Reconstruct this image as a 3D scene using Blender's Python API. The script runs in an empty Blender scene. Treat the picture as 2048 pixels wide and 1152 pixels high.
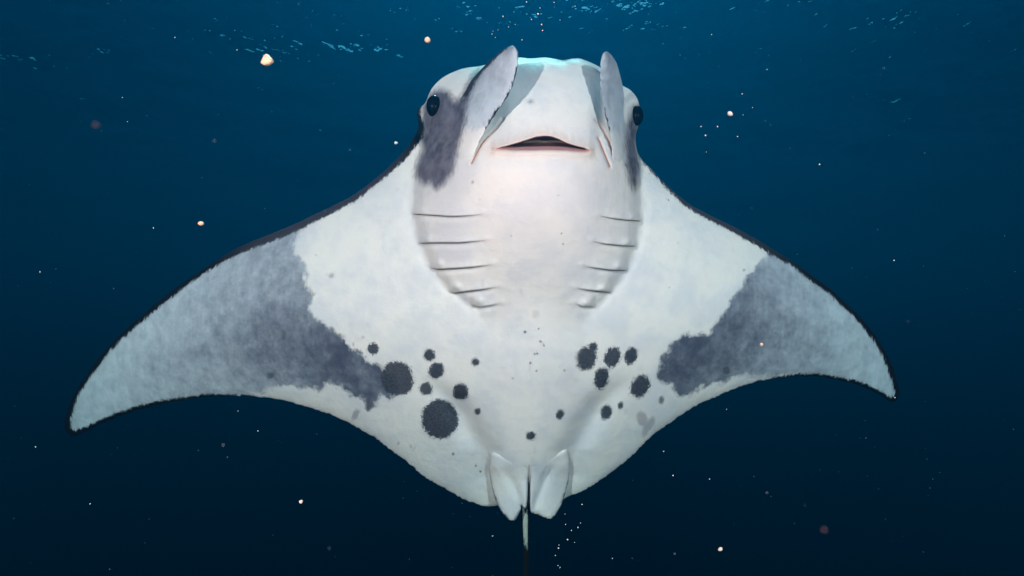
import bpy, math, random
import numpy as np
from mathutils import Vector, Matrix, Euler
from mathutils.geometry import delaunay_2d_cdt

random.seed(7); RNG = np.random.default_rng(11)
S = bpy.context.scene
COL = S.collection

# ------------------------------------------------------------------ camera
PITCH = math.radians(5)              # the diver looks slightly up
HFOV = math.radians(75)
FPX = 1024 / math.tan(HFOV / 2)       # focal length in pixels of the 2048 px wide photograph
DIST = 3.0                            # metres from the lens to the manta's mid plane
WSEED = 5
DEPTH = 4.2                           # metres of water above the camera
cam_d = bpy.data.cameras.new('camera'); cam = bpy.data.objects.new('camera', cam_d); COL.objects.link(cam)
cam_d.sensor_width = 36; cam_d.lens = 18 / math.tan(HFOV / 2)
cam_d.clip_start = 0.02; cam_d.clip_end = 2000
cam_d.dof.use_dof = True; cam_d.dof.focus_distance = DIST - 0.1; cam_d.dof.aperture_fstop = 9
cam.rotation_euler = (math.pi / 2 + PITCH, 0, 0)
S.camera = cam

# ------------------------------------------------------------------ sky, sun, strobes, exposure
SUN_EL, SUN_AZ = math.radians(58), math.radians(4)
w = bpy.data.worlds.new('World'); S.world = w; w.use_nodes = True
nt = w.node_tree; bg = nt.nodes['Background']
sky = nt.nodes.new('ShaderNodeTexSky'); sky.sky_type = 'NISHITA'; sky.sun_disc = False
sky.sun_elevation = SUN_EL; sky.sun_rotation = SUN_AZ
nt.links.new(sky.outputs[0], bg.inputs[0]); bg.inputs[1].default_value = 0.13

sd = bpy.data.lights.new('sun', 'SUN'); sun = bpy.data.objects.new('sun', sd); COL.objects.link(sun)
sd.energy = 4.5; sd.angle = math.radians(0.6); sd.color = (1, 0.97, 0.92)
to_sun = Vector((math.sin(SUN_AZ) * math.cos(SUN_EL), math.cos(SUN_AZ) * math.cos(SUN_EL), math.sin(SUN_EL)))
sun.rotation_euler = to_sun.to_track_quat('Z', 'Y').to_euler()

def strobe(name, loc, aim, watts, col):
    # the photographer's flash head: each cephalic fin throws a shadow to the middle, so one stands at each side
    d = bpy.data.lights.new(name, 'SPOT'); o = bpy.data.objects.new(name, d); COL.objects.link(o)
    d.energy = watts; d.color = col; d.shadow_soft_size = 0.05
    d.spot_size = math.radians(80); d.spot_blend = 0.55
    o.location = loc
    o.rotation_euler = (Vector(aim) - Vector(loc)).to_track_quat('-Z', 'Y').to_euler()
strobe('strobe_light', (-2.0, -1.1, 0.80), (-0.15, 2.9, 0.30), 3350, (1, 0.250, 0.234))
strobe('strobe_light', (2.0, -1.3, 0.75), (0.30, 2.9, 0.30), 2600, (1, 0.285, 0.278))

S.view_settings.view_transform = 'Standard'; S.view_settings.look = 'None'
S.view_settings.exposure = 0; S.view_settings.gamma = 1
S.render.engine = 'CYCLES'
S.cycles.use_denoising = True; S.cycles.volume_bounces = 0
S.cycles.max_bounces = 8; S.cycles.transparent_max_bounces = 16
S.cycles.sample_clamp_indirect = 4

# ------------------------------------------------------------------ helpers
def tag(o, label=None, cat=None, group=None, kind=None):
    if label: o['label'] = label
    if cat: o['category'] = cat
    if group: o['group'] = group
    if kind: o['kind'] = kind
    return o

def mesh_obj(name, verts, faces, mat=None, parent=None, smooth=True, attrs=None):
    me = bpy.data.meshes.new(name)
    me.from_pydata([tuple(v) for v in verts], [], [tuple(f) for f in faces])
    if smooth: me.polygons.foreach_set('use_smooth', [True] * len(me.polygons))
    for k, a in (attrs or {}).items():
        at = me.attributes.new(k, 'FLOAT', 'POINT'); at.data.foreach_set('value', np.asarray(a, dtype=np.float32))
    me.update()
    o = bpy.data.objects.new(name, me); COL.objects.link(o)
    if mat: me.materials.append(mat)
    if parent: o.parent = parent
    return o

class NT:
    """small node-building helper"""
    def __init__(self, name):
        self.m = bpy.data.materials.new(name); self.m.use_nodes = True
        self.t = self.m.node_tree; self.t.nodes.clear()
        self.out = self.t.nodes.new('ShaderNodeOutputMaterial')
    def n(self, typ, inp=None, **kw):
        x = self.t.nodes.new(typ)
        for k, v in kw.items(): setattr(x, k, v)
        for k, v in (inp or {}).items(): self.put(x.inputs[k], v)
        return x
    def put(self, sock, v):
        if hasattr(v, 'is_output'): self.t.links.new(v, sock)
        else: sock.default_value = v
    def attr(self, name): return self.n('ShaderNodeAttribute', attribute_name=name).outputs['Fac']
    def math(self, op, a, b=0.0, c=0.0):
        return self.n('ShaderNodeMath', {0: a, 1: b, 2: c}, operation=op).outputs[0]
    def ramp(self, v, a, b, lo=0.0, hi=1.0):      # smooth map of v from [a,b] to [lo,hi]
        return self.n('ShaderNodeMapRange', {0: v, 1: a, 2: b, 3: lo, 4: hi}, interpolation_type='SMOOTHSTEP').outputs[0]
    def mix(self, f, a, b):
        x = self.n('ShaderNodeMix', data_type='RGBA')
        self.put(x.inputs[0], f); self.put(x.inputs[6], a); self.put(x.inputs[7], b)
        return x.outputs[2]
    def noise(self, scale, detail=4, rough=0.55, stretch=(1, 1, 1), rot=(0, 0, 0)):
        tc = self.n('ShaderNodeTexCoord').outputs['Object']
        mp = self.n('ShaderNodeMapping', {0: tc, 2: rot, 3: stretch})
        return self.n('ShaderNodeTexNoise', {'Vector': mp.outputs[0], 'Scale': scale, 'Detail': detail, 'Roughness': rough}).outputs[0]

def c(r, g, b): return (r, g, b, 1)

# ------------------------------------------------------------------ water surface
def water_material():
    N = NT('water surface')
    b1 = N.noise(1.1, 3, 0.5, (1.0, 0.55, 1))
    b2 = N.noise(5.0, 3, 0.5, (1.0, 0.6, 1))
    h = N.math('ADD', N.math('MULTIPLY', b1, 0.17), N.math('MULTIPLY', b2, 0.075))
    bump = N.n('ShaderNodeBump', {'Strength': 1.0, 'Distance': 1.0, 'Height': h})
    fr = N.n('ShaderNodeFresnel', {'IOR': 1.333, 'Normal': bump.outputs[0]})
    tr = N.n('ShaderNodeBsdfTransparent', {0: c(1, 1, 1)})
    gl = N.n('ShaderNodeBsdfGlossy', {'Color': c(1, 1, 1), 'Roughness': 0.03, 'Normal': bump.outputs[0]})
    mx = N.n('ShaderNodeMixShader', {0: fr.outputs[0], 1: tr.outputs[0], 2: gl.outputs[0]})
    N.t.links.new(mx.outputs[0], N.out.inputs[0])
    return N.m

def build_water():
    WR = np.random.default_rng(WSEED)
    def axis(n, near, far):
        u = np.linspace(-1, 1, n); return np.sign(u) * (near * np.abs(u) + (far - near) * np.abs(u) ** 5)
    gx = axis(321, 16, 180); gy = axis(321, 16, 180) + 8
    X, Y = np.meshgrid(gx, gy); Z = np.zeros_like(X)
    for k in range(26):
        lam = 0.9 * 1.12 ** k; a = WR.normal(1.9, 0.55); ph = WR.uniform(0, 6.28)
        amp = 0.0045 * lam ** 0.85
        fade = np.clip((lam / 0.5) / (1 + np.hypot(X, Y - 8) / 10), 0, 1)
        Z += fade * amp * np.sin(2 * math.pi / lam * (X * math.cos(a) + Y * math.sin(a)) + ph)
    n = len(gx)
    V = np.stack([X, Y, Z + DEPTH], -1).reshape(-1, 3)
    i = np.arange(n * n).reshape(n, n)
    F = np.stack([i[:-1, :-1], i[:-1, 1:], i[1:, 1:], i[1:, :-1]], -1).reshape(-1, 4)
    o = mesh_obj('water_surface', V, F, water_material())
    tag(o, 'rippled sea surface seen from below with cyan glints', 'water', kind='structure')
    return float(V[:, 2].max())
TOP = build_water()

def build_haze():
    N = NT('sea water')
    v = N.n('ShaderNodeVolumePrincipled')
    v.inputs['Color'].default_value = c(0.0002, 0.049, 0.120)
    v.inputs['Absorption Color'].default_value = c(0.0025, 0.60, 0.70)
    v.inputs['Density'].default_value = 0.27
    v.inputs['Anisotropy'].default_value = 0.84
    N.t.links.new(v.outputs[0], N.out.inputs['Volume'])
    x, y0, y1, z0, z1 = 190, -180, 196, -70, TOP + 0.15
    V = [(sx, sy, sz) for sz in (z0, z1) for sy in (y0, y1) for sx in (-x, x)]
    F = [(0, 2, 3, 1), (4, 5, 7, 6), (0, 1, 5, 4), (2, 6, 7, 3), (0, 4, 6, 2), (1, 3, 7, 5)]
    o = mesh_obj('haze', V, F, N.m, smooth=False)
    tag(o, 'deep blue open sea water fading into darkness', 'water', kind='stuff')
build_haze()

# ------------------------------------------------------------------ manta: outline traced in photograph pixels, placed in metres
def lerp(a, b, t): return a + (b - a) * t
def sat(x): return np.clip(x, 0, 1)
def sstep(a, b, x): t = sat((x - a) / (b - a)); return t * t * (3 - 2 * t)

def catmull(P, step, closed=True):
    P = np.array(P, float); n = len(P); out = []
    for i in range(n if closed else n - 1):
        idx = [(i + k) % n if closed else min(max(i + k, 0), n - 1) for k in (-1, 0, 1, 2)]
        p0, p1, p2, p3 = P[idx]
        m = max(1, int(np.hypot(*(p2[:2] - p1[:2])) / step))
        for t in np.arange(m) / m:
            out.append(0.5 * ((2 * p1) + (p2 - p0) * t + (2 * p0 - 5 * p1 + 4 * p2 - p3) * t * t + (3 * p1 - p0 - 3 * p2 + p3) * t ** 3))
    if not closed: out.append(P[-1])
    return np.array(out)

# x, y, width of the dark margin (px), tone of the margin, fringe
OUT = [(961,132,0,0,0),(1000,121,0,0,0),(1036,115,0,0,0),(1060,117,0,0,0),(1089,115,0,0,0),(1110,117.5,0,0,0),(1127,120.5,0,0,0),(1145,117,0,0,0),
 (1160,117,0,0,0),(1175,122.5,0,0,0),(1192,130,0,0,0),(1222,148,0,0,0),(1244,170,0,0,0),(1260,179.5,0,0,0),(1272,193,0,0,0),(1278,207,0,0,0),
 (1280,231,0,0,0),(1277,250,0,0,0),(1272,268,0,0,0),(1272,290,0,0,0),(1276.5,308,0,0,0),(1287,322.6,3,.6,0),(1301.6,337,5,.7,.3),(1319,355,7,.7,.5),
 (1340,376,9,.75,.5),(1377,407,13,.75,.5),(1421,431,16,.75,.5),(1464,452,17,.75,.5),(1512,478,18,.8,.5),(1555,504.5,17,.85,.5),(1590,526,14,.9,.5),
 (1629,554.5,11,.95,.5),(1664,580.5,9,1,.5),(1694,609,8,1,.5),(1725,639,8,1,.5),(1751,672,8,1,.5),(1772,706,8,1,.5),(1787.6,741,9,1,.5),
 (1797.6,776,9,1,.4),(1798,789,9,1,.2),(1792,801,9,1,.2),(1781,804,8,1,.3),(1772,797.6,6,1,.5),(1750.7,784.6,6,1,.8),(1720,771.6,6,1,.8),
 (1685.5,762,5,1,.8),(1642,754,4.5,1,.8),(1599,753,3.5,1,.8),(1555,755.5,2,.9,.9),(1512,764,0,.6,1),(1468,778,-2,.4,1),(1434,793,-4,0,1),
 (1403,806,-4,0,1),(1377,820,-4,0,1),(1342,844,-4,0,1),(1301.6,873,-4,0,1),(1265,910,-4,0,1),(1225,942.6,-4,0,1),(1188.6,968,-4,0,1),
 (1156,986,-4,0,.8),(1136,993,-4,0,.4),(1126,1000,-4,0,0),(1112,1013,-4,0,0),(1090,1020,-4,0,0),(1070,1016,-4,0,0),(1058,1008,-4,0,0),(1048,1006,-4,0,0),(1040,1014,-4,0,0),
 (1024,1024,-4,0,0),(1010,1019,-4,0,0),(999,1010,-4,0,0),(990,1012,-4,0,.3),(970,1012.6,-4,0,.7),(948,1006,-4,0,1),(919,993.6,-4,0,1),(882,972,-4,0,1),(849.5,953.5,-4,0,1),
 (813,922.5,-4,0,1),(780,899,-4,0,1),(747,873,-4,0,1),(700,847.5,-4,0,1),(671,832.5,-4,0,1),(633,820,-4,0,1),(592,807.5,-3,.3,1),(550,798,-1,.6,1),
 (500,793,1.5,.9,1),(454,792,2.5,1,1),(408,794,3.5,1,1),(367,800,4,1,.9),(325,807.5,5,1,.9),(287.5,816,6,1,.9),(250,828,6,1,.9),(212.5,843,7,1,.8),
 (179,859.6,8,1,.6),(154,871,10,1,.3),(141.7,871,11,1,.2),(131,859.6,11,1,.2),(130,841,11,1,.3),(139.6,807.5,9,1,.4),(154,778,8,1,.4),(179,741,8,1,.4),
 (208,703,8,1,.4),(241.7,668,8,1,.4),(279,634.6,9,1,.4),(321,599,9,1,.5),(366.7,564,10,1,.5),(412.5,534.6,13,.95,.5),(458,505,17,.88,.5),(500,484.6,21,.8,.5),
 (546,466,23,.74,.5),(592,447,22,.72,.5),(637.5,425,20,.72,.5),(650,419.5,20,.72,.5),(700,394,18,.72,.4),(740,366,16,.75,.3),(775,336,17,.8,.2),(800,311,19,.85,.1),
 (818,290,18,.9,0),(832,267,14,.95,0),(837,249,10,1,0),(834.5,227,6,1,0),(838,216,3,1,0),(846,211,0,0,0),(853,201,0,0,0),(863,178,0,0,0),(883,157,0,0,0),
 (909,143,0,0,0),(933,135.5,0,0,0)]
def _margin(x, y, wd, t, f):
    if 1280 < x < 1600 and y < 540: wd *= .62
    elif 400 < x < 830 and y < 540: wd *= .66
    elif t >= 1 and wd > 2 and y > 590: wd += 1.2
    return (x, y, wd, t, f)
OUT = [_margin(*o) for o in OUT]
POLY = catmull(OUT, 4.0)
_t = np.roll(POLY[:, :2], -1, 0) - np.roll(POLY[:, :2], 1, 0)
_n = np.stack([_t[:, 1], -_t[:, 0]], 1) / np.maximum(np.hypot(_t[:, 0], _t[:, 1])[:, None], 1e-6)
POLY[:, :2] += _n * (RNG.uniform(-1, 1, len(POLY)) * 1.25 * POLY[:, 4])[:, None]

def inside(P, poly):
    res = np.zeros(len(P), bool); x, y = P[:, 0], P[:, 1]
    a = poly[:, :2]; b = np.roll(a, -1, 0)
    for (x0, y0), (x1, y1) in zip(a, b):
        if y0 == y1: continue
        m = (y0 > y) != (y1 > y)
        res ^= m & (x < (x1 - x0) * (y - y0) / (y1 - y0) + x0)
    return res

def dist_poly(P, poly, closed=True):
    """distance to a polyline and the index/fraction of the nearest segment"""
    a = poly[:, :2]; b = np.roll(a, -1, 0)
    if not closed: a, b = a[:-1], b[:-1]
    best = np.full(len(P), 1e9); bi = np.zeros(len(P), int); bt = np.zeros(len(P))
    ab = b - a; L = np.maximum((ab ** 2).sum(1), 1e-9)
    for k in range(len(a)):
        dx = P[:, 0] - a[k, 0]; dy = P[:, 1] - a[k, 1]
        t = np.clip((dx * ab[k, 0] + dy * ab[k, 1]) / L[k], 0, 1)
        dd = (dx - t * ab[k, 0]) ** 2 + (dy - t * ab[k, 1]) ** 2
        m = dd < best
        best[m] = dd[m]; bi[m] = k; bt[m] = t[m]
    return np.sqrt(best), bi, bt

def sdf(P, poly):
    poly = np.array(poly, float)
    d, _, _ = dist_poly(P, poly); return np.where(inside(P, poly), -d, d)

GILL = [
 [(827,426.7),(863,428.6),(905,431.4),(935.6,430),(963,427.5)], [(839.7,485),(874,484),(919,484),(946.7,481.7),(971.7,479.4)],
 [(864,533.6),(874.4,537),(905,535.6),(946.7,532.8),(984,528)], [(900,581),(909,584.4),(935.6,581),(963,578),(994,573)],
 [(946.7,608.6),(958,613),(980,610),(999,606)],
 [(1280,440.5),(1246.7,438),(1219,434.4),(1202,431)], [(1270,490.6),(1246.7,490),(1213,486.7),(1187,482)],
 [(1252,539),(1224,539),(1196.7,535.6),(1169,531.7)], [(1220,583),(1196.7,581),(1174,578.6),(1153.6,575)],
 [(1186,612),(1166,612),(1151,606)]]
GILL = [np.array(g, float) for g in GILL]

UP_LIP = np.array([(984,298),(995.7,296),(1013,292),(1035,286),(1057,279),(1072,274),(1089.4,272),(1104,273.5),(1119,279),(1133,286),(1152,292),(1168.5,296),(1183,302)], float)
LO_LIP = np.array([(984,299.4),(1010,299.6),(1028,301),(1057,301),(1094,300),(1130,301),(1152,303),(1168.5,304),(1183,303)], float)
FOLDS = [np.array([(943,327),(953,308),(963.4,289),(973.7,275.7),(994,255),(1006,237)], float),
         np.array([(1190,240),(1201,252),(1211,268),(1221,290),(1226,308)], float),
         np.array([(1196,276),(1201,287),(1208,305),(1220,334)], float)]

#        y    xL    xR   dome  edge
ROWS = np.array([
 (105, 960, 1210, .10, .00), (150, 888, 1238, .20, .00), (200, 853, 1281, .26, .00), (250, 843, 1284, .30, .01), (300, 838, 1282, .31, .02),
 (350, 829, 1282, .30, .03), (430, 827, 1281, .25, .035), (480, 839, 1273, .20, .034), (535, 862, 1254, .145, .030), (580, 898, 1224, .09, .026),
 (612, 946, 1192, .05, .018), (650, 975, 1160, .01, .0), (1050, 975, 1160, 0, 0)], float)

# wing thickness: a membrane inflated over the outline, smooth everywhere
GS = 6.0; GX = np.arange(100, 1830, GS); GY = np.arange(90, 1040, GS)
_gx, _gy = np.meshgrid(GX, GY)
_in = inside(np.stack([_gx.ravel(), _gy.ravel()], 1), POLY).reshape(_gx.shape)
MEM = np.zeros(_gx.shape)
for _k in range(2600):
    MEM[1:-1, 1:-1] = (0.25 * (MEM[:-2, 1:-1] + MEM[2:, 1:-1] + MEM[1:-1, :-2] + MEM[1:-1, 2:]) + 1) * _in[1:-1, 1:-1]
MEM /= MEM.max(); MEM = np.maximum(MEM, 0) ** .85
for _k in range(3):
    _p = np.pad(MEM, 1, mode='edge'); MEM = (_p[:-2, 1:-1] + _p[2:, 1:-1] + _p[1:-1, :-2] + _p[1:-1, 2:] + 4 * MEM) / 8
def membrane(P):
    fx = np.clip((P[:, 0] - GX[0]) / GS, 1.001, len(GX) - 3.001); fy = np.clip((P[:, 1] - GY[0]) / GS, 1.001, len(GY) - 3.001)
    ix, iy = fx.astype(int), fy.astype(int); u, v = fx - ix, fy - iy
    def wts(t): return ((1 - t) ** 3 / 6, (3 * t ** 3 - 6 * t ** 2 + 4) / 6, (-3 * t ** 3 + 3 * t ** 2 + 3 * t + 1) / 6, t ** 3 / 6)
    wu, wv = wts(u), wts(v)
    return sum(wu[i] * wv[j] * MEM[iy + j - 1, ix + i - 1] for i in range(4) for j in range(4))
def smax(a, b, k): return .5 * (a + b + np.sqrt((a - b) ** 2 + k * k))

YY = np.arange(0, 1400.)
def smooth_table(xs, vs, sig):
    v = np.interp(YY, xs, vs); k = np.exp(-0.5 * (np.arange(-60, 61) / sig) ** 2); k /= k.sum()
    return np.convolve(np.pad(v, 60, mode='edge'), k, 'valid')
T_XL, T_XR = (smooth_table(ROWS[:, 0], ROWS[:, k], 9) for k in (1, 2))
T_DOME, T_EDGE = (smooth_table(ROWS[:, 0], ROWS[:, k], 20) for k in (3, 4))
T_XC = smooth_table([100, 300, 620, 1020], [1088, 1085, 1068, 1054], 25)

def relief(P, detail=True):
    """depth (m, away from the lens) of the belly side, and of the back, for photograph pixels P"""
    x, y = P[:, 0], P[:, 1]
    d, bi, bt = dist_poly(P, POLY); d = np.where(inside(P, POLY), d, 0)
    xL, xR, dome, edge, xc = (np.interp(y, YY, T) for T in (T_XL, T_XR, T_DOME, T_EDGE, T_XC))
    t = np.abs(x - xc) / 860
    mid = 0.34 * t ** 2.1 + 0.19 * sat((y - 620) / 400) ** 1.5
    head = sstep(345, 250, y)
    H = 0.009 * (1 - np.exp(-d / 4)) + 0.155 * membrane(P) * (1 - 0.4 * head)
    # head and gill basket
    xcb = 1085 + (xc - 1085) * sat((y - 300) / 200)
    u = np.where(x < xcb, (xcb - x) / np.maximum(xcb - xL, 1), (x - xcb) / np.maximum(xR - xcb, 1))
    prof = np.maximum(1 - np.abs(u) ** 2.5, 0)
    q = sat((268 - y) / 156)
    top = np.maximum(1 - q ** 18, 0) ** 0.5
    rim = np.where(y < 330, np.sqrt(1 - (1 - sat(d / np.interp(x, [930, 1000, 1190, 1230], [46, 11, 11, 46]))) ** 2), 1)
    ed = np.minimum(x - xL, xR - x)
    H += .86 * dome * prof * top * lerp(1, rim, head)
    H += smax(edge * sstep(-9, 24, ed), .030 * sstep(820, 580, y) * np.exp(-((x - xc) / 80) ** 2) * sstep(520, 660, y), .012)
    # belly keel and the hollow beside it
    kw = np.interp(y, [560, 700, 850, 1000], [150, 150, 105, 60])
    H += 0.055 * np.exp(-((x - xc) / kw) ** 2) * sstep(540, 760, y) * sat((1080 - y) / 150)
    for sx in (-1, 1):
        ax = np.interp(y, [740, 800, 900, 1000], [1054 + sx * 205, 1054 + sx * 150, 1054 + sx * 92, 1054 + sx * 80])
        H -= 0.050 * np.exp(-((x - ax) / 30) ** 2) * sstep(740, 830, y) * sat((1010 - y) / 60)
    # pale rim swelling along the outer edge of the gill basket
    H -= 0.004 * np.exp(-((ed + 10) / 7) ** 2) * sstep(380, 430, y) * sat((640 - y) / 20)
    if not detail: return mid - H, None, d, bi, bt
    # gill flaps: each swells towards its slit and drops behind it
    for g in GILL:
        gs = g[np.argsort(g[:, 0])]; x0, x1 = gs[0, 0], gs[-1, 0]; xo = g[0, 0]; sgn = np.sign(g[-1, 0] - xo)
        yl = np.interp(x, gs[:, 0], gs[:, 1]); dy = y - yl
        along = sgn * (x - xo) / abs(g[-1, 0] - xo)
        wgt = sstep(-0.06, 0.04, along) * (1 - sstep(0.55, 1.05, along))
        H += wgt * 0.019 * np.where(dy < 0, np.exp(dy / 13), np.maximum(1 - dy / 3.0, 0))
        H -= wgt * 0.009 * np.exp(-((dy - 6) / 5) ** 2)
        H += 0.016 * np.exp(-(((x - xo - sgn * 13) / 9) ** 2 + ((y - g[0, 1] + 7) / 6.5) ** 2))
        H += 0.005 * np.exp(-(((x - g[-1, 0] - sgn * 4) / 8) ** 2 + ((y - g[-1, 1] + 2) / 6) ** 2))
    # mouth
    yu = np.interp(x, UP_LIP[:, 0], UP_LIP[:, 1]); yo = np.interp(x, LO_LIP[:, 0], LO_LIP[:, 1])
    mx = sstep(978, 992, x) * sstep(1192, 1178, x)
    du, dl = y - yu, yo - y
    H += mx * 0.020 * np.exp(-np.maximum(-du - 2, 0) / 14) * (du <= 0) * np.minimum(1, np.maximum(-du, 0) / 2.0 + 0.35)
    H += mx * 0.014 * np.exp(-((dl + 5) / 7) ** 2)
    hole = sat(du / 2.2) * sat(dl / 8.0) * ((x > 984) & (x < 1183))
    H -= 0.055 * hole
    for f in FOLDS:
        fd, fi, ft = dist_poly(P, f, False)
        H -= 0.011 * np.exp(-(fd / 2.6) ** 2)
    # flanks of the snout sink in beside the mouth, under the cephalic fins
    H -= 0.05 * np.exp(-(((x - 985) / 26) ** 2 + ((y - 225) / 48) ** 2)) + 0.05 * np.exp(-(((x - 1205) / 16) ** 2 + ((y - 225) / 55) ** 2))
    # eye sockets and lids
    for ex, ey in ((868, 212.5), (1272, 231)):
        r = np.hypot((x - ex) / 16, (y - ey) / 23)
        H += 0.006 * np.exp(-((r - 1.25) / .35) ** 2) * rim - 0.012 * np.exp(-(r / .8) ** 4) * rim
    # fine creases of the upper lip
    H += mx * .0011 * np.sin(x / 2.7 + np.sin(x / 7.)) * np.exp(-((du + 13) / 9) ** 2)
    front = mid - H
    back = mid + 0.014 * (1 - np.exp(-d / 6)) + 0.15 * membrane(P) + 0.10 * head * sstep(0, 90, d)
    return front, back, d, bi, bt

def place(P, depth):
    s = (DIST + depth) / FPX
    return np.stack([(P[:, 0] - 1024) * s, depth, (576 - P[:, 1]) * s], 1)

# ------------------------------------------------------------------ skin markings as distance fields (pixels), broken up by noise in the material
SPOTS = [ # x, y, rx, ry, turn, tone
 (746,698,12,12,0,.92),(859,710,12,12,0,.95),(951,724,8.5,8.5,0,.95),(873,742,16,16,0,1),(852,778,13.5,13,0,.86),(922,784,16.5,17,0,1),
 (955,823,6.5,6.5,0,.85),(795,758,33,35,-.5,.9),(880,838,37,39,0,.97),(1062,872,10.5,9,0,.95),
 (1173,716,20,26,.35,.97),(1186,694,9,11,.2,.97),(1225,714,16,22,.35,.95),(1262,712,12.5,18,.35,1),(1203,757,15,22,.25,1),(1280,772,18,25,.45,.98),(1212,825,11,16,.3,1),
 (1241,811,5.5,8,.3,.9),(1323,800,6,9,.2,.75),(1120,829,8.5,10.5,.4,.93),
 (711,829,6,13,.5,.5),(1284,838,11,16,-.3,.45),(1300,848,8,16,.5,.42),(1292,858,6,16,.3,.4),(741,806,7,11,-.2,.4),(726,675,3.5,3.5,0,.35),(628,588,4,4,0,.55),
 (1050,664,3.2,2.6,0,1),(1077,657.5,1.4,1.4,0,.8),(1081,683,2.6,1.8,.6,1),(1088,691,1.6,1.6,0,1),(1069,708,2,1.8,0,1),(1074,707,2,2,0,1),(1061,726,2.1,2.1,0,1),
 (1073,742,1.8,1.8,0,1),(1129,740.6,1.6,1.6,0,1),(906,908,2.5,2.5,0,1),(951.6,931.6,1.8,2.4,.3,.9),(960.7,943,2,2,0,.9),(1025.6,756.7,1.5,1.5,0,.7),
 (797,887,2.2,4,.4,.5),(822,893,3,5,-.4,.35),(829,897,2,6,.3,.35),(1126,488,1.5,1.5,0,.9),(1123,467,1.5,1.5,0,.8),(1072,628,7,9,0,.16),(1183,700,1.5,1.5,0,.3),
 (540,751,9,7,0,.75),(1452,741,9,8,0,.72),(1488,540,3,3,0,.5),(632,510,1.6,1.6,0,.7),(1337,400,1.4,1.4,0,.8),(1356,486,1.4,1.4,0,.7)]
PATCH_L = [(604,460),(585,490),(592,505),(612,535),(608,560),(622,590),(620,615),(632,640),(660,655),(690,680),(712,700),(735,722),(765,735),(800,760),(790,785),(778,800),
 (760,795),(748,812),(735,818),(728,800),(700,792),(690,780),(675,770),(662,763),(650,772),(640,782),(620,772),(600,776),(585,768),(555,776),(500,790),(400,830),(90,910),(90,700),(400,480)]
PATCH_R = [(1560,480),(1515,530),(1490,560),(1470,590),(1450,625),(1430,650),(1415,670),(1395,672),(1370,668),(1355,680),(1340,690),(1336,705),(1322,715),(1318,735),(1313,750),
 (1325,765),(1345,775),(1360,795),(1380,790),(1400,776),(1430,766),(1450,762),(1480,752),(1540,750),(1600,752),(1700,775),(1850,900),(1850,600)]
TONE = np.array([(90,600,.25),(620,560,.50),(600,500,.42),(600,640,.64),(680,720,.88),(740,760,.84),(640,740,.82),(560,700,.76),(520,740,.70),(480,690,.60),(450,600,.44),(400,640,.40),(520,540,.42),(560,500,.40),
 (420,560,.26),(350,620,.20),(300,680,.18),(330,740,.42),(400,730,.52),(250,760,.24),(230,720,.10),(200,780,.13),(170,830,.16),(300,790,.26),(420,770,.34),(500,768,.40),(470,784,.16),(570,785,.25),
 (350,780,.26),(250,815,.12),(150,800,.1),(620,770,.6),(700,780,.7),
 (1480,600,.72),(1500,560,.62),(1540,530,.36),(1560,600,.52),(1420,690,.84),(1350,730,.86),(1330,750,.74),(1390,760,.76),(1460,720,.82),(1540,690,.66),(1620,620,.36),(1680,650,.24),(1600,680,.50),
 (1640,710,.54),(1560,730,.46),(1490,745,.40),(1440,765,.45),(1700,720,.34),(1740,730,.18),(1770,770,.20),(1720,680,.16),(1650,740,.26),(1590,560,.30),(1600,748,.2)], float)
FACE_L = [(862,184),(880,178),(898,184),(908,202),(922,192),(940,160),(958,136),(962,150),(946,180),(936,205),(930,245),(918,290),(912,320),(906,345),(892,366),(872,381),(858,366),(848,371),(830,352),(832,330),(846,300),(838,270),(842,235),(848,212)]
FACE_R = [(1284,205),(1268,214),(1260,235),(1252,250),(1250,290),(1252,330),(1258,360),(1268,386),(1276,368),(1281,338),(1276,308),(1273,285),(1276,262)]

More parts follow.
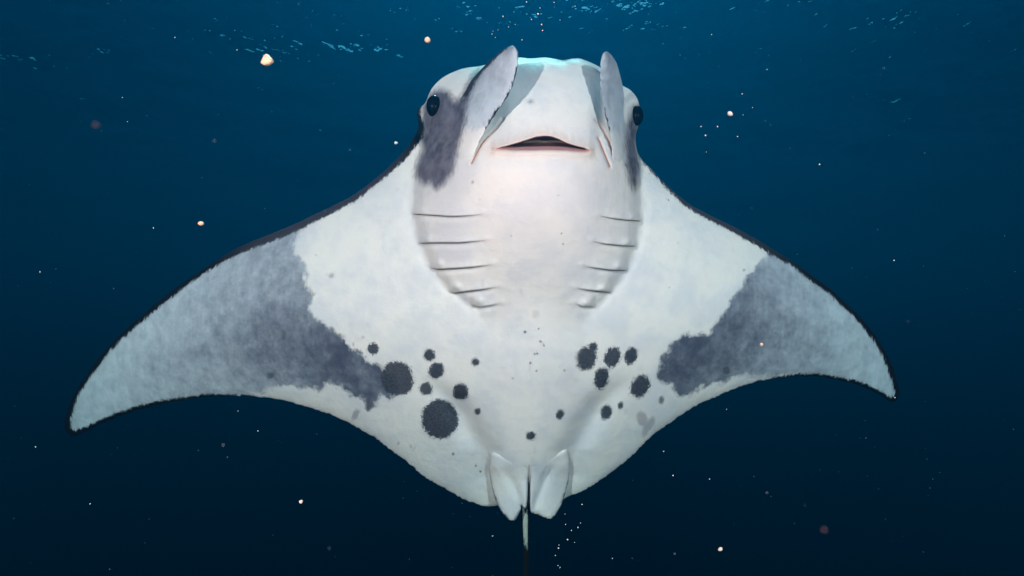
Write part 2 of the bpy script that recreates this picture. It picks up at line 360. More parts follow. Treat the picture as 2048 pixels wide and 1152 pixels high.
def skin_attrs(P, d, bi, bt, dorsal):
    wv = POLY[:, 2]; tv = POLY[:, 3]; nx = (bi + 1) % len(POLY)
    mw = lerp(wv[bi], wv[nx], bt); mt = lerp(tv[bi], tv[nx], bt)
    sp = np.full(len(P), 60.0); st = np.zeros(len(P)); sa = np.ones(len(P))
    for (sx, sy, rx, ry, a, tone) in SPOTS:
        dx, dy = P[:, 0] - sx, P[:, 1] - sy
        u = (dx * math.cos(a) + dy * math.sin(a)) / rx; v = (-dx * math.sin(a) + dy * math.cos(a)) / ry
        s = (np.hypot(u, v) - 1) * min(rx, ry)
        m = s < sp; sp[m] = s[m]; sa[m] = min(1, max(.12, min(rx, ry) / 18)); st[m] = tone if tone < .8 else 1 - (1 - tone) * .3
    patch = np.minimum(sdf(P, PATCH_L), sdf(P, PATCH_R))
    wg = np.exp(-((P[:, None, 0] - TONE[None, :, 0]) ** 2 + (P[:, None, 1] - TONE[None, :, 1]) ** 2) / (2 * 38.0 ** 2)) + 1e-9
    tone = .08 + .9 * (wg * TONE[None, :, 2]).sum(1) / wg.sum(1)
    face = np.minimum(sdf(P, FACE_L), sdf(P, FACE_R))
    yo = np.interp(P[:, 0], LO_LIP[:, 0], LO_LIP[:, 1])
    mouth = sdf(P, np.concatenate([UP_LIP, LO_LIP[::-1]]))
    foldd = np.min([dist_poly(P, f, False)[0] for f in FOLDS], 0)
    lip = np.minimum(np.abs(mouth), foldd * .55)
    foldw = foldd + 3 * sat((282 - P[:, 1]) / 25)
    return {'margin': d - mw, 'margin_tone': mt, 'spot': sp, 'spot_tone': st, 'spot_amp': sa, 'patch': np.clip(patch, -60, 60), 'patch_tone': tone,
            'face': np.clip(face, -40, 40), 'mouth': np.clip(mouth, -20, 40), 'gum': yo - P[:, 1], 'lip': np.clip(lip, 0, 40), 'fold': np.clip(foldw, 0, 40),
            'throat': np.exp(-(((P[:, 0] - 1080) / 150) ** 2 + ((P[:, 1] - 390) / 130) ** 2)),
            'dorsal': np.full(len(P), dorsal)}

def skin_material():
    N = NT('manta skin')
    fringe = N.noise(34, 5, 0.7, (1.0, 1.0, 0.35))        # hair-like break-up of every pigment edge
    fine = N.noise(120, 3, 0.6)
    cloud = N.noise(5.5, 5, 0.6)
    mott = N.noise(22, 6, 0.65)
    streak = N.noise(60, 3, 0.6, (1, 1, 0.10), (0, math.radians(14), 0))
    nz = N.math('ADD', N.math('MULTIPLY', N.math('SUBTRACT', fringe, .5), 1.0), N.math('MULTIPLY', N.math('SUBTRACT', fine, .5), .55))
    tooth = N.math('ADD', N.math('MULTIPLY', N.math('SUBTRACT', N.noise(95, 2, .6), .5), 1.0), N.math('MULTIPLY', N.math('SUBTRACT', N.noise(190, 2, .6), .5), 1.0))
    hair = N.math('ADD', N.math('SUBTRACT', N.noise(110, 3, .65, (1, 1, .22)), .5), N.math('MULTIPLY', nz, .6))
    def edge(a, amp, soft, bias=0.0, z=None):
        return N.ramp(N.math('MULTIPLY_ADD', z or nz, amp, N.math('ADD', N.attr(a), bias)), soft, -soft)
    white = N.mix(N.ramp(cloud, .38, .64), c(.79, .765, .74), c(.66, .67, .70))
    white = N.mix(N.ramp(mott, .5, .75, 0, .22), white, c(.56, .58, .62))
    col = N.mix(N.math('MULTIPLY', N.attr('throat'), .38), white, c(.84, .74, .71))
    grain = N.noise(330, 2, .7)
    col = N.mix(N.ramp(grain, .25, .75, 0, .32), col, c(.50, .51, .54))
    vor = N.n('ShaderNodeTexVoronoi', {'Vector': N.n('ShaderNodeTexCoord').outputs['Object'], 'Scale': 16.0, 'Randomness': 1.0})
    keep = N.ramp(N.n('ShaderNodeSeparateColor', {0: vor.outputs['Color']}).outputs[0], .80, .82)
    col = N.mix(N.math('MULTIPLY', N.math('MULTIPLY', N.ramp(vor.outputs['Distance'], .05, .03), keep), .75), col, c(.10, .10, .12))
    scratch = N.ramp(N.noise(13, 2, .5, (1, 1, .07), (0, math.radians(-38), 0)), .70, .74, 0, .28)
    col = N.mix(scratch, col, c(.45, .46, .52))
    # wing patch
    tone = N.math('MULTIPLY_ADD', N.math('SUBTRACT', N.noise(14, 6, .7), .5), .75, N.attr('patch_tone'))
    tone = N.math('MULTIPLY_ADD', N.math('SUBTRACT', streak, .5), .15, tone)
    grey = N.mix(N.ramp(tone, -.12, .98), c(.60, .67, .75), c(.056, .068, .108))
    col = N.mix(edge('patch', 15, 6, 0, N.math('MULTIPLY_ADD', N.math('SUBTRACT', mott, .5), 2.6, N.math('MULTIPLY', hair, .8))), col, grey)
    # face patches
    col = N.mix(N.math('MULTIPLY', edge('face', 17, 10, 0, hair), N.ramp(mott, .3, .75, 1, .86)), col, N.mix(N.ramp(cloud, .35, .6), c(.034, .034, .054), c(.095, .092, .13)))
    # spots
    spotcol = N.mix(N.ramp(fine, .3, .7), c(.026, .032, .048), c(.062, .072, .095))
    spotcol = N.mix(N.ramp(N.attr('spot_tone'), .55, .8), c(.10, .07, .12), spotcol)
    col = N.mix(N.math('MULTIPLY', edge('spot', 13, 2.4, .3, N.math('MULTIPLY', N.math('MULTIPLY_ADD', N.math('SUBTRACT', N.noise(20, 2), .5), .6, tooth), N.attr('spot_amp'))), N.attr('spot_tone')), col, spotcol)
    # dark margin
    mcol = N.mix(N.ramp(N.attr('margin_tone'), .7, .98), c(.042, .040, .054), c(.006, .007, .010))
    col = N.mix(N.math('MULTIPLY', edge('margin', 15, 2.5, 0, hair), N.ramp(N.attr('margin_tone'), .1, .6)), col, mcol)
    col = N.mix(N.ramp(N.attr('mouth'), 26, 2, 0, .42), col, c(.80, .60, .50))
    # lips and folds are pinkish, the mouth is brown with pink gums; its deep shade and lit roof are painted in
    col = N.mix(N.ramp(N.attr('lip'), 3.2, 0, 0, .5), col, c(.60, .34, .26))
    col = N.mix(N.ramp(N.attr('fold'), 2.2, .6, 0, .85), col, c(.30, .12, .075))
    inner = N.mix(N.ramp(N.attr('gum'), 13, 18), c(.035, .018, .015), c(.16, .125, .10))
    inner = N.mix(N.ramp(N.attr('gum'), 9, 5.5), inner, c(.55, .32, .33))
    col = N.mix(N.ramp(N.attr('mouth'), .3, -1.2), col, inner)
    col = N.mix(N.attr('dorsal'), col, c(.02, .022, .028))
    bh = N.math('ADD', N.math('MULTIPLY', mott, .9), N.math('MULTIPLY', fine, .25))
    bh = N.math('ADD', bh, N.math('MULTIPLY', streak, .2))
    bh = N.math('ADD', bh, N.math('MULTIPLY', cloud, 3.0))
    bh = N.math('ADD', bh, N.math('MULTIPLY', grain, .10))
    bump = N.n('ShaderNodeBump', {'Strength': .5, 'Distance': .004, 'Height': bh})
    p = N.n('ShaderNodeBsdfPrincipled', {'Base Color': col, 'Roughness': N.ramp(mott, .3, .7, .5, .68), 'Normal': bump.outputs[0]})
    p.inputs['Specular IOR Level'].default_value = .15
    N.t.links.new(p.outputs[0], N.out.inputs[0])
    return N.m
SKIN = skin_material()

def plain(name, col, rough=.5, spec=.3, col2=None, scale=40):
    N = NT(name)
    base = N.mix(N.ramp(N.noise(scale, 4), .35, .65), c(*col), c(*(col2 or [k * .7 for k in col])))
    p = N.n('ShaderNodeBsdfPrincipled', {'Base Color': base, 'Roughness': rough}); p.inputs['Specular IOR Level'].default_value = spec
    N.t.links.new(p.outputs[0], N.out.inputs[0]); return N.m

manta = bpy.data.objects.new('manta_ray', None); COL.objects.link(manta)
cen = Matrix.Rotation(PITCH, 3, 'X') @ Vector((0, DIST, 0))
manta.location = cen; manta.rotation_euler = (PITCH, 0, 0)
tag(manta, 'large white manta ray showing its dark-spotted belly, wings spread, mouth open', 'manta ray')
def local(P, depth):          # manta space: origin DIST metres before the lens
    return place(P, depth)

def hexgrid(x0, x1, y0, y1, s, jit=.12):
    ys = np.arange(y0, y1, s * .866); pts = []
    for k, yy in enumerate(ys):
        xs = np.arange(x0 + (k % 2) * s / 2, x1, s); pts.append(np.stack([xs, np.full(len(xs), yy)], 1))
    P = np.concatenate(pts); return P + RNG.uniform(-jit, jit, P.shape) * s

def triangulate(poly, pts):
    n = len(poly)
    co = [Vector((float(a), float(b))) for a, b in np.concatenate([poly[:, :2], pts])]
    v, e, f, *_ = delaunay_2d_cdt(co, [], [list(range(n))], 1, 1e-4, True)
    P = np.array([(p.x, p.y) for p in v]); F = np.array([t for t in f if len(t) == 3])
    return P, F[inside(P[F].mean(1), poly)]

def closed_sheet(name, P, F, yf, yb, on_rim, attr_f, attr_b, mat, parent):
    """belly side and back side sharing the rim vertices: one watertight skin"""
    n = len(P); bid = np.where(on_rim, np.arange(n), 0)
    inner = np.where(~on_rim)[0]; bid[inner] = n + np.arange(len(inner))
    V = np.concatenate([local(P, yf), local(P[inner], yb[inner])])
    a = P[F[:, 1]] - P[F[:, 0]]; b = P[F[:, 2]] - P[F[:, 0]]
    flip = (a[:, 0] * b[:, 1] - a[:, 1] * b[:, 0]) > 0       # pixel y runs down: make the belly face the lens
    F = np.where(flip[:, None], F[:, ::-1], F)
    FB = bid[F[:, ::-1]]
    A = {k: np.concatenate([attr_f[k], attr_b[k][inner]]) for k in attr_f}
    return mesh_obj(name, V, np.concatenate([F, FB]), mat, parent, attrs=A)

def build_body():
    pts = [hexgrid(120, 1810, 100, 1020, 7.0)]
    def keep_out(P, boxes):
        m = np.ones(len(P), bool)
        for (a, b, c0, d0) in boxes: m &= ~((P[:, 0] > a) & (P[:, 0] < b) & (P[:, 1] > c0) & (P[:, 1] < d0))
        return P[m]
    fine = [(825, 1290, 105, 650), (720, 970, 680, 885), (1105, 1340, 675, 870), (960, 1160, 860, 1015)]
    mouth = [(972, 1196, 262, 312)]
    base = keep_out(pts[0], fine)
    fp = [base]
    for (a, b, c0, d0) in fine: fp.append(keep_out(hexgrid(a, b, c0, d0, 4.2), mouth))
    for (a, b, c0, d0) in mouth: fp.append(hexgrid(a, b, c0, d0, 1.7))
    pts = np.concatenate(fp)
    pts = pts[inside(pts, POLY)]
    d, _, _ = dist_poly(pts, POLY); pts = pts[d > 3.4]
    # thin lines get their own rows of points
    extra = []
    for g in GILL:
        cg = catmull(g, 3.0, False)
        for off in (-4.5, -2.2, -.8, .8, 2.2, 3.6, 6): extra.append(cg + np.array([0, off]))
    for f in FOLDS:
        cf = catmull(f, 3.0, False)
        for off in (-4, -2, 0, 2, 4): extra.append(cf + np.array([off, 0]))
    ex = np.concatenate(extra)
    sm = [np.array([(x + r * k * math.cos(q), y + r * k * math.sin(q)) for k in (.5, 1.0, 1.5) for q in np.arange(6) * 1.047 + k] + [(x, y)]) for (x, y, r, ry, a, t) in SPOTS if r < 4]
    ex = np.concatenate([ex] + sm)
    d2 = np.min((pts[:, None, 0] - ex[None, ::2, 0]) ** 2 + (pts[:, None, 1] - ex[None, ::2, 1]) ** 2, 1) if False else None
    # drop grid points sitting nearly on top of the extra rows
    key = set(map(tuple, np.round(ex / 2.0).astype(int)))
    m = np.array([tuple(k) not in key for k in np.round(pts / 2.0).astype(int)]); pts = pts[m]
    ring = []
    for off in (1.3, 2.6):
        ring.append(POLY[:, :2] - _n * off * ORIENT)
    ring = np.concatenate(ring); ring = ring[inside(ring, POLY)]; dr, _, _ = dist_poly(ring, POLY); ring = ring[dr > .9]
    allp = np.concatenate([pts, ex[inside(ex, POLY)], ring])
    P, F = triangulate(POLY, allp)
    yf, yb, d, bi, bt = relief(P)
    rim = d < 0.02
    A = skin_attrs(P, d, bi, bt, 0.0); B = dict(A); B['dorsal'] = np.ones(len(P))
    return closed_sheet('body', P, F, yf, yb, rim, A, B, SKIN, manta)
_area = 0.5 * np.sum(POLY[:, 0] * np.roll(POLY[:, 1], -1) - np.roll(POLY[:, 0], -1) * POLY[:, 1])
ORIENT = 1.0 if _area > 0 else -1.0
body = build_body()

def front_at(pts):
    P = np.array(pts, float).reshape(-1, 2); return relief(P)[0]

# blank markings for the smaller skin parts
def blank(n, **kw):
    A = {'margin': 60., 'margin_tone': 0., 'spot': 60., 'spot_tone': 0., 'spot_amp': 1., 'patch': 60., 'patch_tone': 0., 'face': 40., 'mouth': 40., 'gum': 40., 'lip': 40., 'fold': 40., 'throat': 0., 'dorsal': 0.}
    A = {k: np.full(n, v) for k, v in A.items()}
    for k, v in kw.items(): A[k] = np.asarray(v, float)
    return A

# ------------------------------------------------------------------ cephalic fins: curled paddles standing before the snout
def cephalic_fin(inner, outer, gap, free_in, free_out, bulge, thick, dark_in, dark_out, label):
    nS, nT = 72, 22
    def resample(Q):
        Q = catmull(Q, 2.0, False); L = np.r_[0, np.cumsum(np.hypot(*np.diff(Q, axis=0).T))]
        s = np.linspace(0, L[-1], nS); return np.stack([np.interp(s, L, Q[:, 0]), np.interp(s, L, Q[:, 1])], 1)
    I, O = resample(inner), resample(outer)
    s = np.linspace(0, 1, nS)
    I = I + np.stack([np.sin(s * 75) * .6 + RNG.normal(0, .35, nS), np.zeros(nS)], 1) * sat(s * 4)[:, None]
    ts = (1 - np.cos(np.linspace(0, math.pi, nT))) / 2
    rt = np.r_[ts, ts[::-1][1:-1]]; front = np.r_[np.ones(nT), np.zeros(nT - 2)]; m = len(rt)
    P = (I[:, None, :] + (O - I)[:, None, :] * rt[None, :, None]).reshape(-1, 2)
    SS = np.repeat(s, m); RT = np.tile(rt, nS); FR = np.tile(front, nS)
    wpx = np.repeat(np.hypot(*(O - I).T), m)
    skin = relief(P, False)[0]
    # lower half grows out of the cheek, upper half stands free of the snout
    att = skin - np.interp(SS, gap[0], gap[1]) * np.sin(.5 * math.pi * (1 - RT)) ** 1.3 + .006 * sstep(.72, 1.0, RT) + .045 * sstep(.13, 0, SS)
    fre = lerp(np.interp(SS, free_in[0], free_in[1]), np.interp(SS, free_out[0], free_out[1]), RT) - bulge * np.sin(math.pi * RT) ** .9
    dep = lerp(att, fre, sstep(.30, .78, SS))
    dep += .0014 * np.sin(SS * 70 + RT * 5) * np.sin(math.pi * RT) * sat(SS * 3)
    th = thick * (1 - .5 * SS) * np.sqrt(np.maximum(np.sin(math.pi * RT), 0))
    dep = dep + np.where(FR > 0, -th / 2, th / 2)
    V = local(P, dep)
    F = []
    for k in range(nS - 1):
        for j in range(m):
            a, b = k * m + j, k * m + (j + 1) % m; F.append((a, b, b + m, a + m))
    F += [tuple(range(m))[::-1], tuple(range((nS - 1) * m, nS * m))]
    mi = RT * wpx - np.interp(SS, dark_in[0], dark_in[1]); mo = (1 - RT) * wpx - np.interp(SS, dark_out[0], dark_out[1])
    tone = np.where(mi < mo, 1.0, .8)
    lip = np.where(SS < .2, RT * wpx * .8 + SS * 22, 40)
    face = np.minimum(sdf(P, FACE_L), sdf(P, FACE_R))
    fin = mesh_obj('cephalic_fin', V, F, SKIN, manta, attrs=blank(len(V), margin=np.minimum(mi, mo), margin_tone=tone, lip=lip,
          face=np.clip(face, -40, 40), patch=np.clip(26 - SS * 80, -18, 20), patch_tone=.12 + .18 * SS + .14 * sstep(.75, 1, SS)))
    fin['label'] = label
    return fin

FL_in = [(938,338),(943,328.5),(950.5,302),(961,278),(974,255),(989,231),(1003.6,210.5),(1017,190),(1025.7,170.6),(1031.6,148.5),(1035,134),(1036.6,113),(1034.6,101),(1029,93)]
FL_out = [(925,345),(912,325),(902,295),(900,262),(906,232),(917,206),(930,184),(941.6,163),(950.5,151.5),(961,139.7),(974,126.4),(989,113),(1003.6,101),(1018,93),(1026,91)]
FR_in = [(1226,345),(1225.5,325),(1224,302),(1220,276),(1215,249),(1208,222),(1203,195),(1201,171),(1201,138),(1203,114),(1208,105)]
FR_out = [(1236,345),(1246,320),(1252,290),(1254,251),(1252,219),(1248,192),(1244.5,168),(1239,146.5),(1232.6,125),(1220.5,107.5),(1213,103)]
fl = front_at([(1010, 262), (930, 190), (1000, 300)])
fr = front_at([(1195, 262), (1246, 190), (1200, 300)])
cephalic_fin(FL_in, FL_out, ([0, .1, .3, .6, 1], [-.004, .004, .045, .09, .10]), ([0, .5, 1], [fl[2] - .02, fl[0] - .066, fl[0] - .055]),
             ([0, .45, .7, 1], [fl[1] + .02, fl[1] + .004, fl[1] - .03, fl[0] - .03]), .022, .020,
             ([0, .25, .35, .8, .9, 1], [-4, -3, 3.2, 2.8, -1, -1]), ([0, .44, .55, .8, .95, 1], [-9, -9, 8, 7, 3, -2]),
             'pale cephalic fin with a black inner edge, leaning across the snout')
cephalic_fin(FR_in, FR_out, ([0, .1, .3, .6, 1], [-.004, .004, .035, .07, .08]), ([0, .5, 1], [fr[2] - .02, fr[0] - .06, fr[0] - .05]),
             ([0, .45, .7, 1], [fr[1] + .02, fr[1] + .004, fr[1] - .03, fr[0] - .03]), .018, .018,
             ([0, .2, .3, .7, .8, 1], [-4, -3, 1.2, 1.0, -1, -1]), ([0, 1], [-9, -9]),
             'upright pale cephalic fin beside the half-hidden eye')

# ------------------------------------------------------------------ pelvic fins
def pelvic_fin(poly, lift_edge, label):
    poly = catmull(poly, 3.0)
    g = hexgrid(poly[:, 0].min(), poly[:, 0].max(), poly[:, 1].min(), poly[:, 1].max(), 3.6)
    g = g[inside(g, poly)]; d, _, _ = dist_poly(g, poly); g = g[d > 1.6]
    P, F = triangulate(poly, g)
    d, _, _ = dist_poly(P, poly); rim = d < .02
    yc = P[:, 1] - np.logaddexp(0, (P[:, 1] - 965) / 12) * 12          # the disc thins out below, the fins do not
    basef = relief(np.stack([P[:, 0], yc], 1), False)[0]
    lift = lift_edge(P)
    yf = basef - lift - .010 * np.sqrt(sat(d / 7)) + .03 * sstep(950, 1060, P[:, 1])
    yb = yf + .004 + .016 * np.sqrt(sat(d / 8))
    A = blank(len(P))
    o = closed_sheet('pelvic_fin', P, F, yf, yb, rim, A, A, SKIN, manta)
    o['label'] = label
PL = [(984,905),(979.5,920),(978,939),(980.7,958),(985.4,981.5),(992.5,1003),(1002,1021.6),(1013.7,1036),(1023,1042.5),(1031,1040),(1036,1031),(1041,1020),(1043,1012),(1049,1018),(1053,1012),(1055.5,985),(1056,960),(1057,936),(1045,925),(1015,915)]
PR = [(1133,899),(1139,918),(1139.6,936.7),(1137.7,958),(1131.8,981.5),(1124.7,1005),(1115,1024),(1106,1035.5),(1098.7,1038.5),(1089,1036),(1077.5,1030.5),(1064,1026),(1060.5,1015),(1060,985),(1060.5,955),(1060,932),(1080,922),(1110,908)]
def liftL(P):
    x, y = P[:, 0], P[:, 1]
    a = sstep(1035, 985, x); v = np.exp(-((x - np.interp(y, [910, 1000], [1000, 1040])) / 10) ** 2)
    r = .020 * a + .02 * sstep(1028, 1052, x) * sstep(960, 1000, y) - .014 * v * sstep(930, 960, y)
    sink = -.020 * sstep(990, 915, y) * sstep(982, 1012, x)
    return r * sstep(895, 940, y) + sink + .006
def liftR(P):
    x, y = P[:, 0], P[:, 1]
    a = sstep(1080, 1132, x); v = np.exp(-((x - np.interp(y, [900, 960, 1020], [1115, 1090, 1068])) / 9) ** 2)
    r = .021 * a + .010 * sstep(1072, 1060, x) * sstep(940, 980, y) - .017 * v * sstep(920, 950, y)
    sink = -.020 * sstep(990, 915, y) * sstep(1136, 1106, x)
    return r * sstep(895, 940, y) + sink + .006
pelvic_fin(PL, liftL, 'white pelvic fin with a rounded lobe, on the side of the big round spot')
pelvic_fin(PR, liftR, 'white pelvic fin with a creased lower edge')

# ------------------------------------------------------------------ tubes: gill slits, tail, vent
def tube(name, path, rad, mat, parent, seg=8, attrs=None, flat=1.0):
    path = np.array(path, float); rad = np.broadcast_to(rad, len(path)); V, F = [], []
    tan = np.gradient(path, axis=0); tan /= np.linalg.norm(tan, axis=1)[:, None]
    up = np.array([0, 1, 0.001])
    for p, t, r in zip(path, tan, rad):
        a = np.cross(t, up); a /= np.linalg.norm(a); b = np.cross(a, t)
        for k in range(seg):
            q = 2 * math.pi * k / seg; V.append(p + r * (a * math.cos(q) + b * math.sin(q) * flat))
    n = len(path)
    for i in range(n - 1):
        for k in range(seg):
            a, b = i * seg + k, i * seg + (k + 1) % seg; F.append((a, b, b + seg, a + seg))
    F += [tuple(range(seg))[::-1], tuple(range((n - 1) * seg, n * seg))]
    return mesh_obj(name, V, F, mat, parent, attrs=attrs)

DARK = plain('gill dark', (.016, .018, .022), .7, .1)
for g in GILL:
    cg = catmull(g, 4.0, False); u = np.linspace(0, 1, len(cg))
    faint = .55 if g[0, 1] > 600 else 1
    dep = relief(cg + np.array([0, 1.6]))[0]
    r = (.0019 * (1 - u) ** .7 + .0008) * faint * np.minimum(1, u * 8 + .35)
    tube('gill_slit', local(cg + np.array([0, 1.2]), dep + .0005), r, DARK, manta)

tl = np.array([(1049.5,1004),(1050,1020),(1050.5,1045),(1051,1070),(1052,1095),(1052,1125),(1052,1160),(1052.5,1220),(1054,1300),(1058,1420),(1066,1560)], float)
tl = catmull(tl, 6, False); ty = tl[:, 1]
tdep = front_at([(1056, 985)])[0] + .045 + .55 * sat((ty - 1004) / 560) ** 1.1
TAILM = NT('tail skin')
_tn = TAILM.math('MULTIPLY_ADD', TAILM.math('SUBTRACT', TAILM.noise(90, 3, .6, (1, 1, .12)), .5), 60, TAILM.attr('pos'))
_tc = TAILM.mix(TAILM.ramp(_tn, 1072, 1096), c(.50, .55, .50), c(.006, .007, .009))
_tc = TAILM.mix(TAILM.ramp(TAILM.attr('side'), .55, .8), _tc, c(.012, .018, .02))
_tp = TAILM.n('ShaderNodeBsdfPrincipled', {'Base Color': _tc, 'Roughness': .5}); TAILM.t.links.new(_tp.outputs[0], TAILM.out.inputs[0])
_seg = 16
tube('tail', local(tl, tdep), np.interp(ty, [1004, 1040, 1095, 1200, 1560], [.0185, .0175, .013, .0135, .008]), TAILM.m, manta, _seg,
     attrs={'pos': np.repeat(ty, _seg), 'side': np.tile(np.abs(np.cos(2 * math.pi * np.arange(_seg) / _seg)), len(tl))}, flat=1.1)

vs = np.array([(1058.2, 930), (1058, 942), (1057.6, 960), (1057.2, 985), (1056, 1012)], float); vs = catmull(vs, 4, False)
vyc = vs[:, 1] - np.logaddexp(0, (vs[:, 1] - 965) / 12) * 12
vd = relief(np.stack([np.full(len(vs), 1058.), vyc], 1), False)[0] - .004 - .014 * sstep(950, 1000, vs[:, 1])
tube('vent_slit', local(vs, vd + .03 * sstep(950, 1060, vs[:, 1])), .0006 + .0030 * np.linspace(0, 1, len(vs)) ** 1.5, DARK, manta)

# ------------------------------------------------------------------ eyes
EYE = plain('eye', (.002, .002, .003), .2, .04, (.003, .003, .004))
def eye(px, py, rx, ry, rd, depth):
    V, F = [], []; nu, nv = 24, 14
    s = (DIST + depth) / FPX
    c0 = local(np.array([(px, py)], float), np.array([depth]))[0]
    for i in range(nv + 1):
        a = math.pi * i / nv
        for j in range(nu):
            b = 2 * math.pi * j / nu
            V.append((c0[0] + rx * s * math.sin(a) * math.cos(b), c0[1] + rd * math.sin(a) * math.sin(b), c0[2] + ry * s * math.cos(a)))
    for i in range(nv):
        for j in range(nu):
            F.append((i * nu + j, i * nu + (j + 1) % nu, (i + 1) * nu + (j + 1) % nu, (i + 1) * nu + j))
    return mesh_obj('eye', V, F, EYE, manta)
eye(868, 212.5, 15.5, 22, .034, front_at([(870, 212.5)])[0] - .010)
eye(1273, 231.5, 13.5, 20, .035, front_at([(1268, 231)])[0] + .012)

# ------------------------------------------------------------------ drifting plankton and marine snow
RX = Matrix.Rotation(PITCH, 3, 'X')
def at(px, py, dist):
    v = Vector(((px - 1024) / FPX, 1, (576 - py) / FPX)) * dist; return RX @ v
def lump(r, rough, seed, squash=(1, 1, 1), sub=2):
    import bmesh
    bm = bmesh.new(); bmesh.ops.create_icosphere(bm, subdivisions=sub, radius=1)
    q = random.Random(seed); dirs = [(Vector((q.gauss(0, 1), q.gauss(0, 1), q.gauss(0, 1))).normalized(), q.uniform(-1, 1)) for _ in range(7)]
    for v in bm.verts:
        f = 1 + rough * sum(a * max(0, d.dot(v.co)) ** 5 for d, a in dirs)
        v.co = Vector((v.co.x * squash[0], v.co.y * squash[1], v.co.z * squash[2])) * r * f
    V = [tuple(v.co) for v in bm.verts]; F = [tuple(v.index for v in f.verts) for f in bm.faces]
    bm.free(); return V, F
ORANGE = plain('plankton orange', (.85, .42, .20), .5, .3, (.9, .72, .55), 260)
PALE = plain('plankton pale', (.85, .82, .76), .5, .3, (.8, .6, .45), 260)
REDDISH = plain('plankton reddish', (.09, .10, .12), .6, .1, (.07, .08, .1), 260)
SNOW = plain('marine snow', (.62, .86, .9), .6, .2, (.5, .66, .7), 120)
DUST = plain('marine dust', (.22, .5, .6), .7, .1, (.15, .4, .5), 120)

def plankton(name, px, py, rpx, dist, mat, label, cat, rough=.3, seed=0, squash=(1, 1, 1)):
    V, F = lump(rpx * dist / FPX, rough, seed, squash)
    o = mesh_obj(name, V, F, mat); o.location = at(px, py, dist); tag(o, label, cat); return o
plankton('plankton_clump', 532, 122, 8.5, 2.1, ORANGE, 'ragged orange plankton clump, largest of the floating crumbs', 'plankton', 1.3, 3)
plankton('plankton_egg', 855, 80, 6, 2.1, ORANGE, 'smooth round orange egg floating above the eye with the dark cheek', 'plankton', .06, 4)
plankton('plankton_grain', 1460, 227, 5, 2.2, PALE, 'cream and orange grain floating beside a cluster of white specks', 'plankton', .7, 5)
plankton('plankton_grain', 402, 447, 5.2, 2.2, ORANGE, 'orange oval grain above the long leading edge of a wing', 'plankton', .15, 6, (1.15, 1, .85))
plankton('plankton_grain', 1523, 689, 3.4, 2.3, ORANGE, 'tiny brown-orange grain in front of the grey wing patch', 'plankton', .3, 7)
plankton('plankton_grain', 792, 286, 3.4, 2.2, SNOW, 'white grain floating beside the dark shoulder below the eye', 'plankton', .4, 8)
plankton('plankton_grain', 602, 1003, 3.8, 2.2, PALE, 'yellowish glinting grain in dark water below the wing', 'plankton', .5, 9)
plankton('plankton_grain', 1442, 1098, 3.8, 2.2, PALE, 'glinting yellow-green grain low in the dark water', 'plankton', .5, 10)
plankton('jelly_globule', 192, 250, 3.4, .2, REDDISH, 'blurred reddish globule hanging in open water', 'plankton', .2, 11, (1.2, 1, .9))
plankton('jelly_globule', 1648, 1060, 3.0, .2, REDDISH, 'blurred greyish red globule low in the dark water', 'plankton', .2, 12, (1.2, 1, .9))

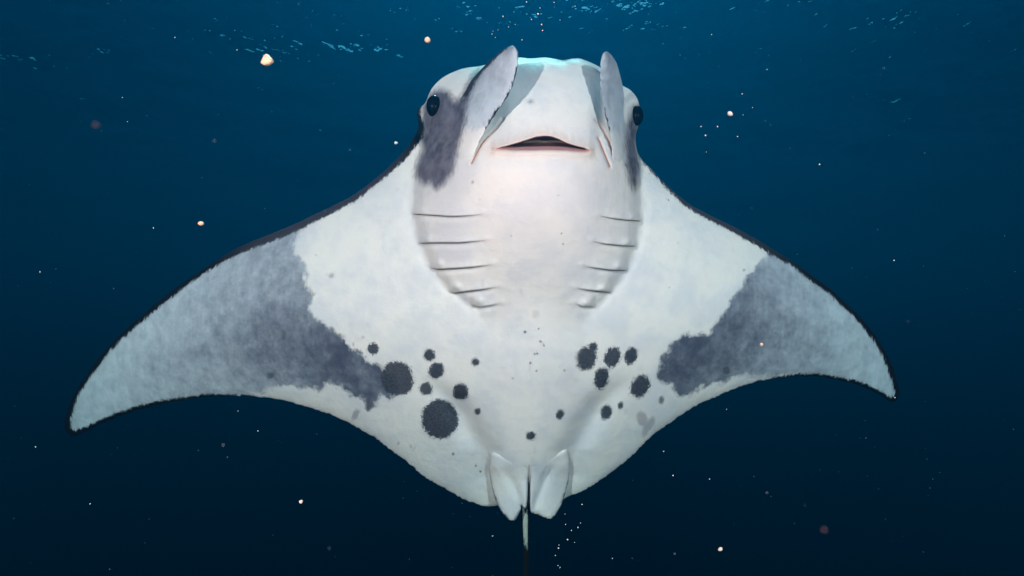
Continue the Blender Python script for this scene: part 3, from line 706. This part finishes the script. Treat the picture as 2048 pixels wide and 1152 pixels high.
specks = [(1006,33,2.6),(1076,28,3),(1063,39,1.8),(1083,49,2.4),(1085,61,2.2),(1053,4,2.2),(1080,16,1.8),(1017,54,1.6),(996,60,1.4),(986,62,1.4),(984,68,1.6),(991,75,1.4),(1044,80,1.8),(1030,49,1.5),
 (1402,253,2.2),(1435,253,2.4),(1411,271,2.4),(1484,188,2),(1475,273,1.6),(1486,230,1.5),(1413,304,1.4),(1639,329,2.6),(1505,215,1.2),(307,456,2.2),(80,544,2.2),(350,75,2),(1788,521,2.4),
 (1346,951,2.6),(1327,903,1.7),(1419,958,2.0),(1453,819,1.6),(985,1072,1.8),(985,1152,1.5),(1116,1131,1.8),(1120,1135,1.8),(1111,1111,2),(1117,1096,2.6),(1118,1090,1.6),(1135,1079,2.6),(1149,1085,1.8),
 (1156,1055,2.2),(1143,1061,1.8),(1131,1049,1.8),(1164,1009,1.8),(1130,1028,1.4),(1225,1117,2),(1161,1046,1.6),(71,894,1.8),(180,1008,1.8),(476,822,1.6),(516,862,1.6),(1225,312,1.4),(474,100,1.6),(255,243,1.6),(245,195,1.6),(1175,213,1.2),
 (1423,69,1.6),(1534,139,1.8),(1790,795,1.4),(1108,5,1.6),(1120,40,1.4),(1150,12,1.4),(700,300,1.2)]
V0, F0 = lump(1, .9, 21, sub=1)
proto = None
for k, (px, py, r) in enumerate(specks):
    dist = random.uniform(1.7, 2.3)
    if proto is None: o = mesh_obj('marine_snow_speck', V0, F0, SNOW); proto = o
    else: o = proto.copy(); COL.objects.link(o)
    o.location = at(px, py, dist); q = r * dist / FPX * .62
    o.scale = (q * random.uniform(.8, 1.3), q, q * random.uniform(.8, 1.2)); o.rotation_euler = (random.random() * 3, random.random() * 3, random.random() * 3)
    if py < 90 and 980 < px < 1160: lab, grp = 'tiny white speck in the swarm floating above the head fins', 'specks above the head fins'
    elif 1390 < px < 1520 and 180 < py < 310: lab, grp = 'tiny white speck in the loose cluster around the cream grain', 'specks around the cream grain'
    elif py > 1000 and 960 < px < 1240: lab, grp = 'tiny white speck in the trail drifting beside the tail', 'specks beside the tail'
    elif py < 560: lab, grp = 'lone white speck adrift in the blue water above a wing', 'lone specks above the wings'
    else: lab, grp = 'lone white speck adrift in the dark water below a wing', 'lone specks below the wings'
    tag(o, lab, 'speck', grp)

# faint dust that nobody could count
Vd, Fd = [], []
tv = np.array([(0, 0, 1.1), (1, 0, -.4), (-.5, .85, -.35), (-.5, -.85, -.4)]); tf = [(0, 1, 2), (0, 2, 3), (0, 3, 1), (1, 3, 2)]
for k in range(1700):
    dist = random.uniform(3.6, 10) if k % 30 else random.uniform(.35, 1.0)
    p = at(random.uniform(-200, 2250), random.uniform(-100, 1250), dist)
    r = (random.uniform(.0012, .0038) if dist > 2 else random.uniform(.0002, .0005))
    R = Euler((random.random() * 6, random.random() * 6, random.random() * 6)).to_matrix(); b = len(Vd)
    for v in tv: Vd.append(p + R @ Vector(v * r))
    for f in tf: Fd.append(tuple(b + i for i in f))
dust = mesh_obj('marine_dust', Vd, Fd, DUST)
tag(dust, 'fine pale dust suspended throughout the sea water', 'dust', kind='stuff')
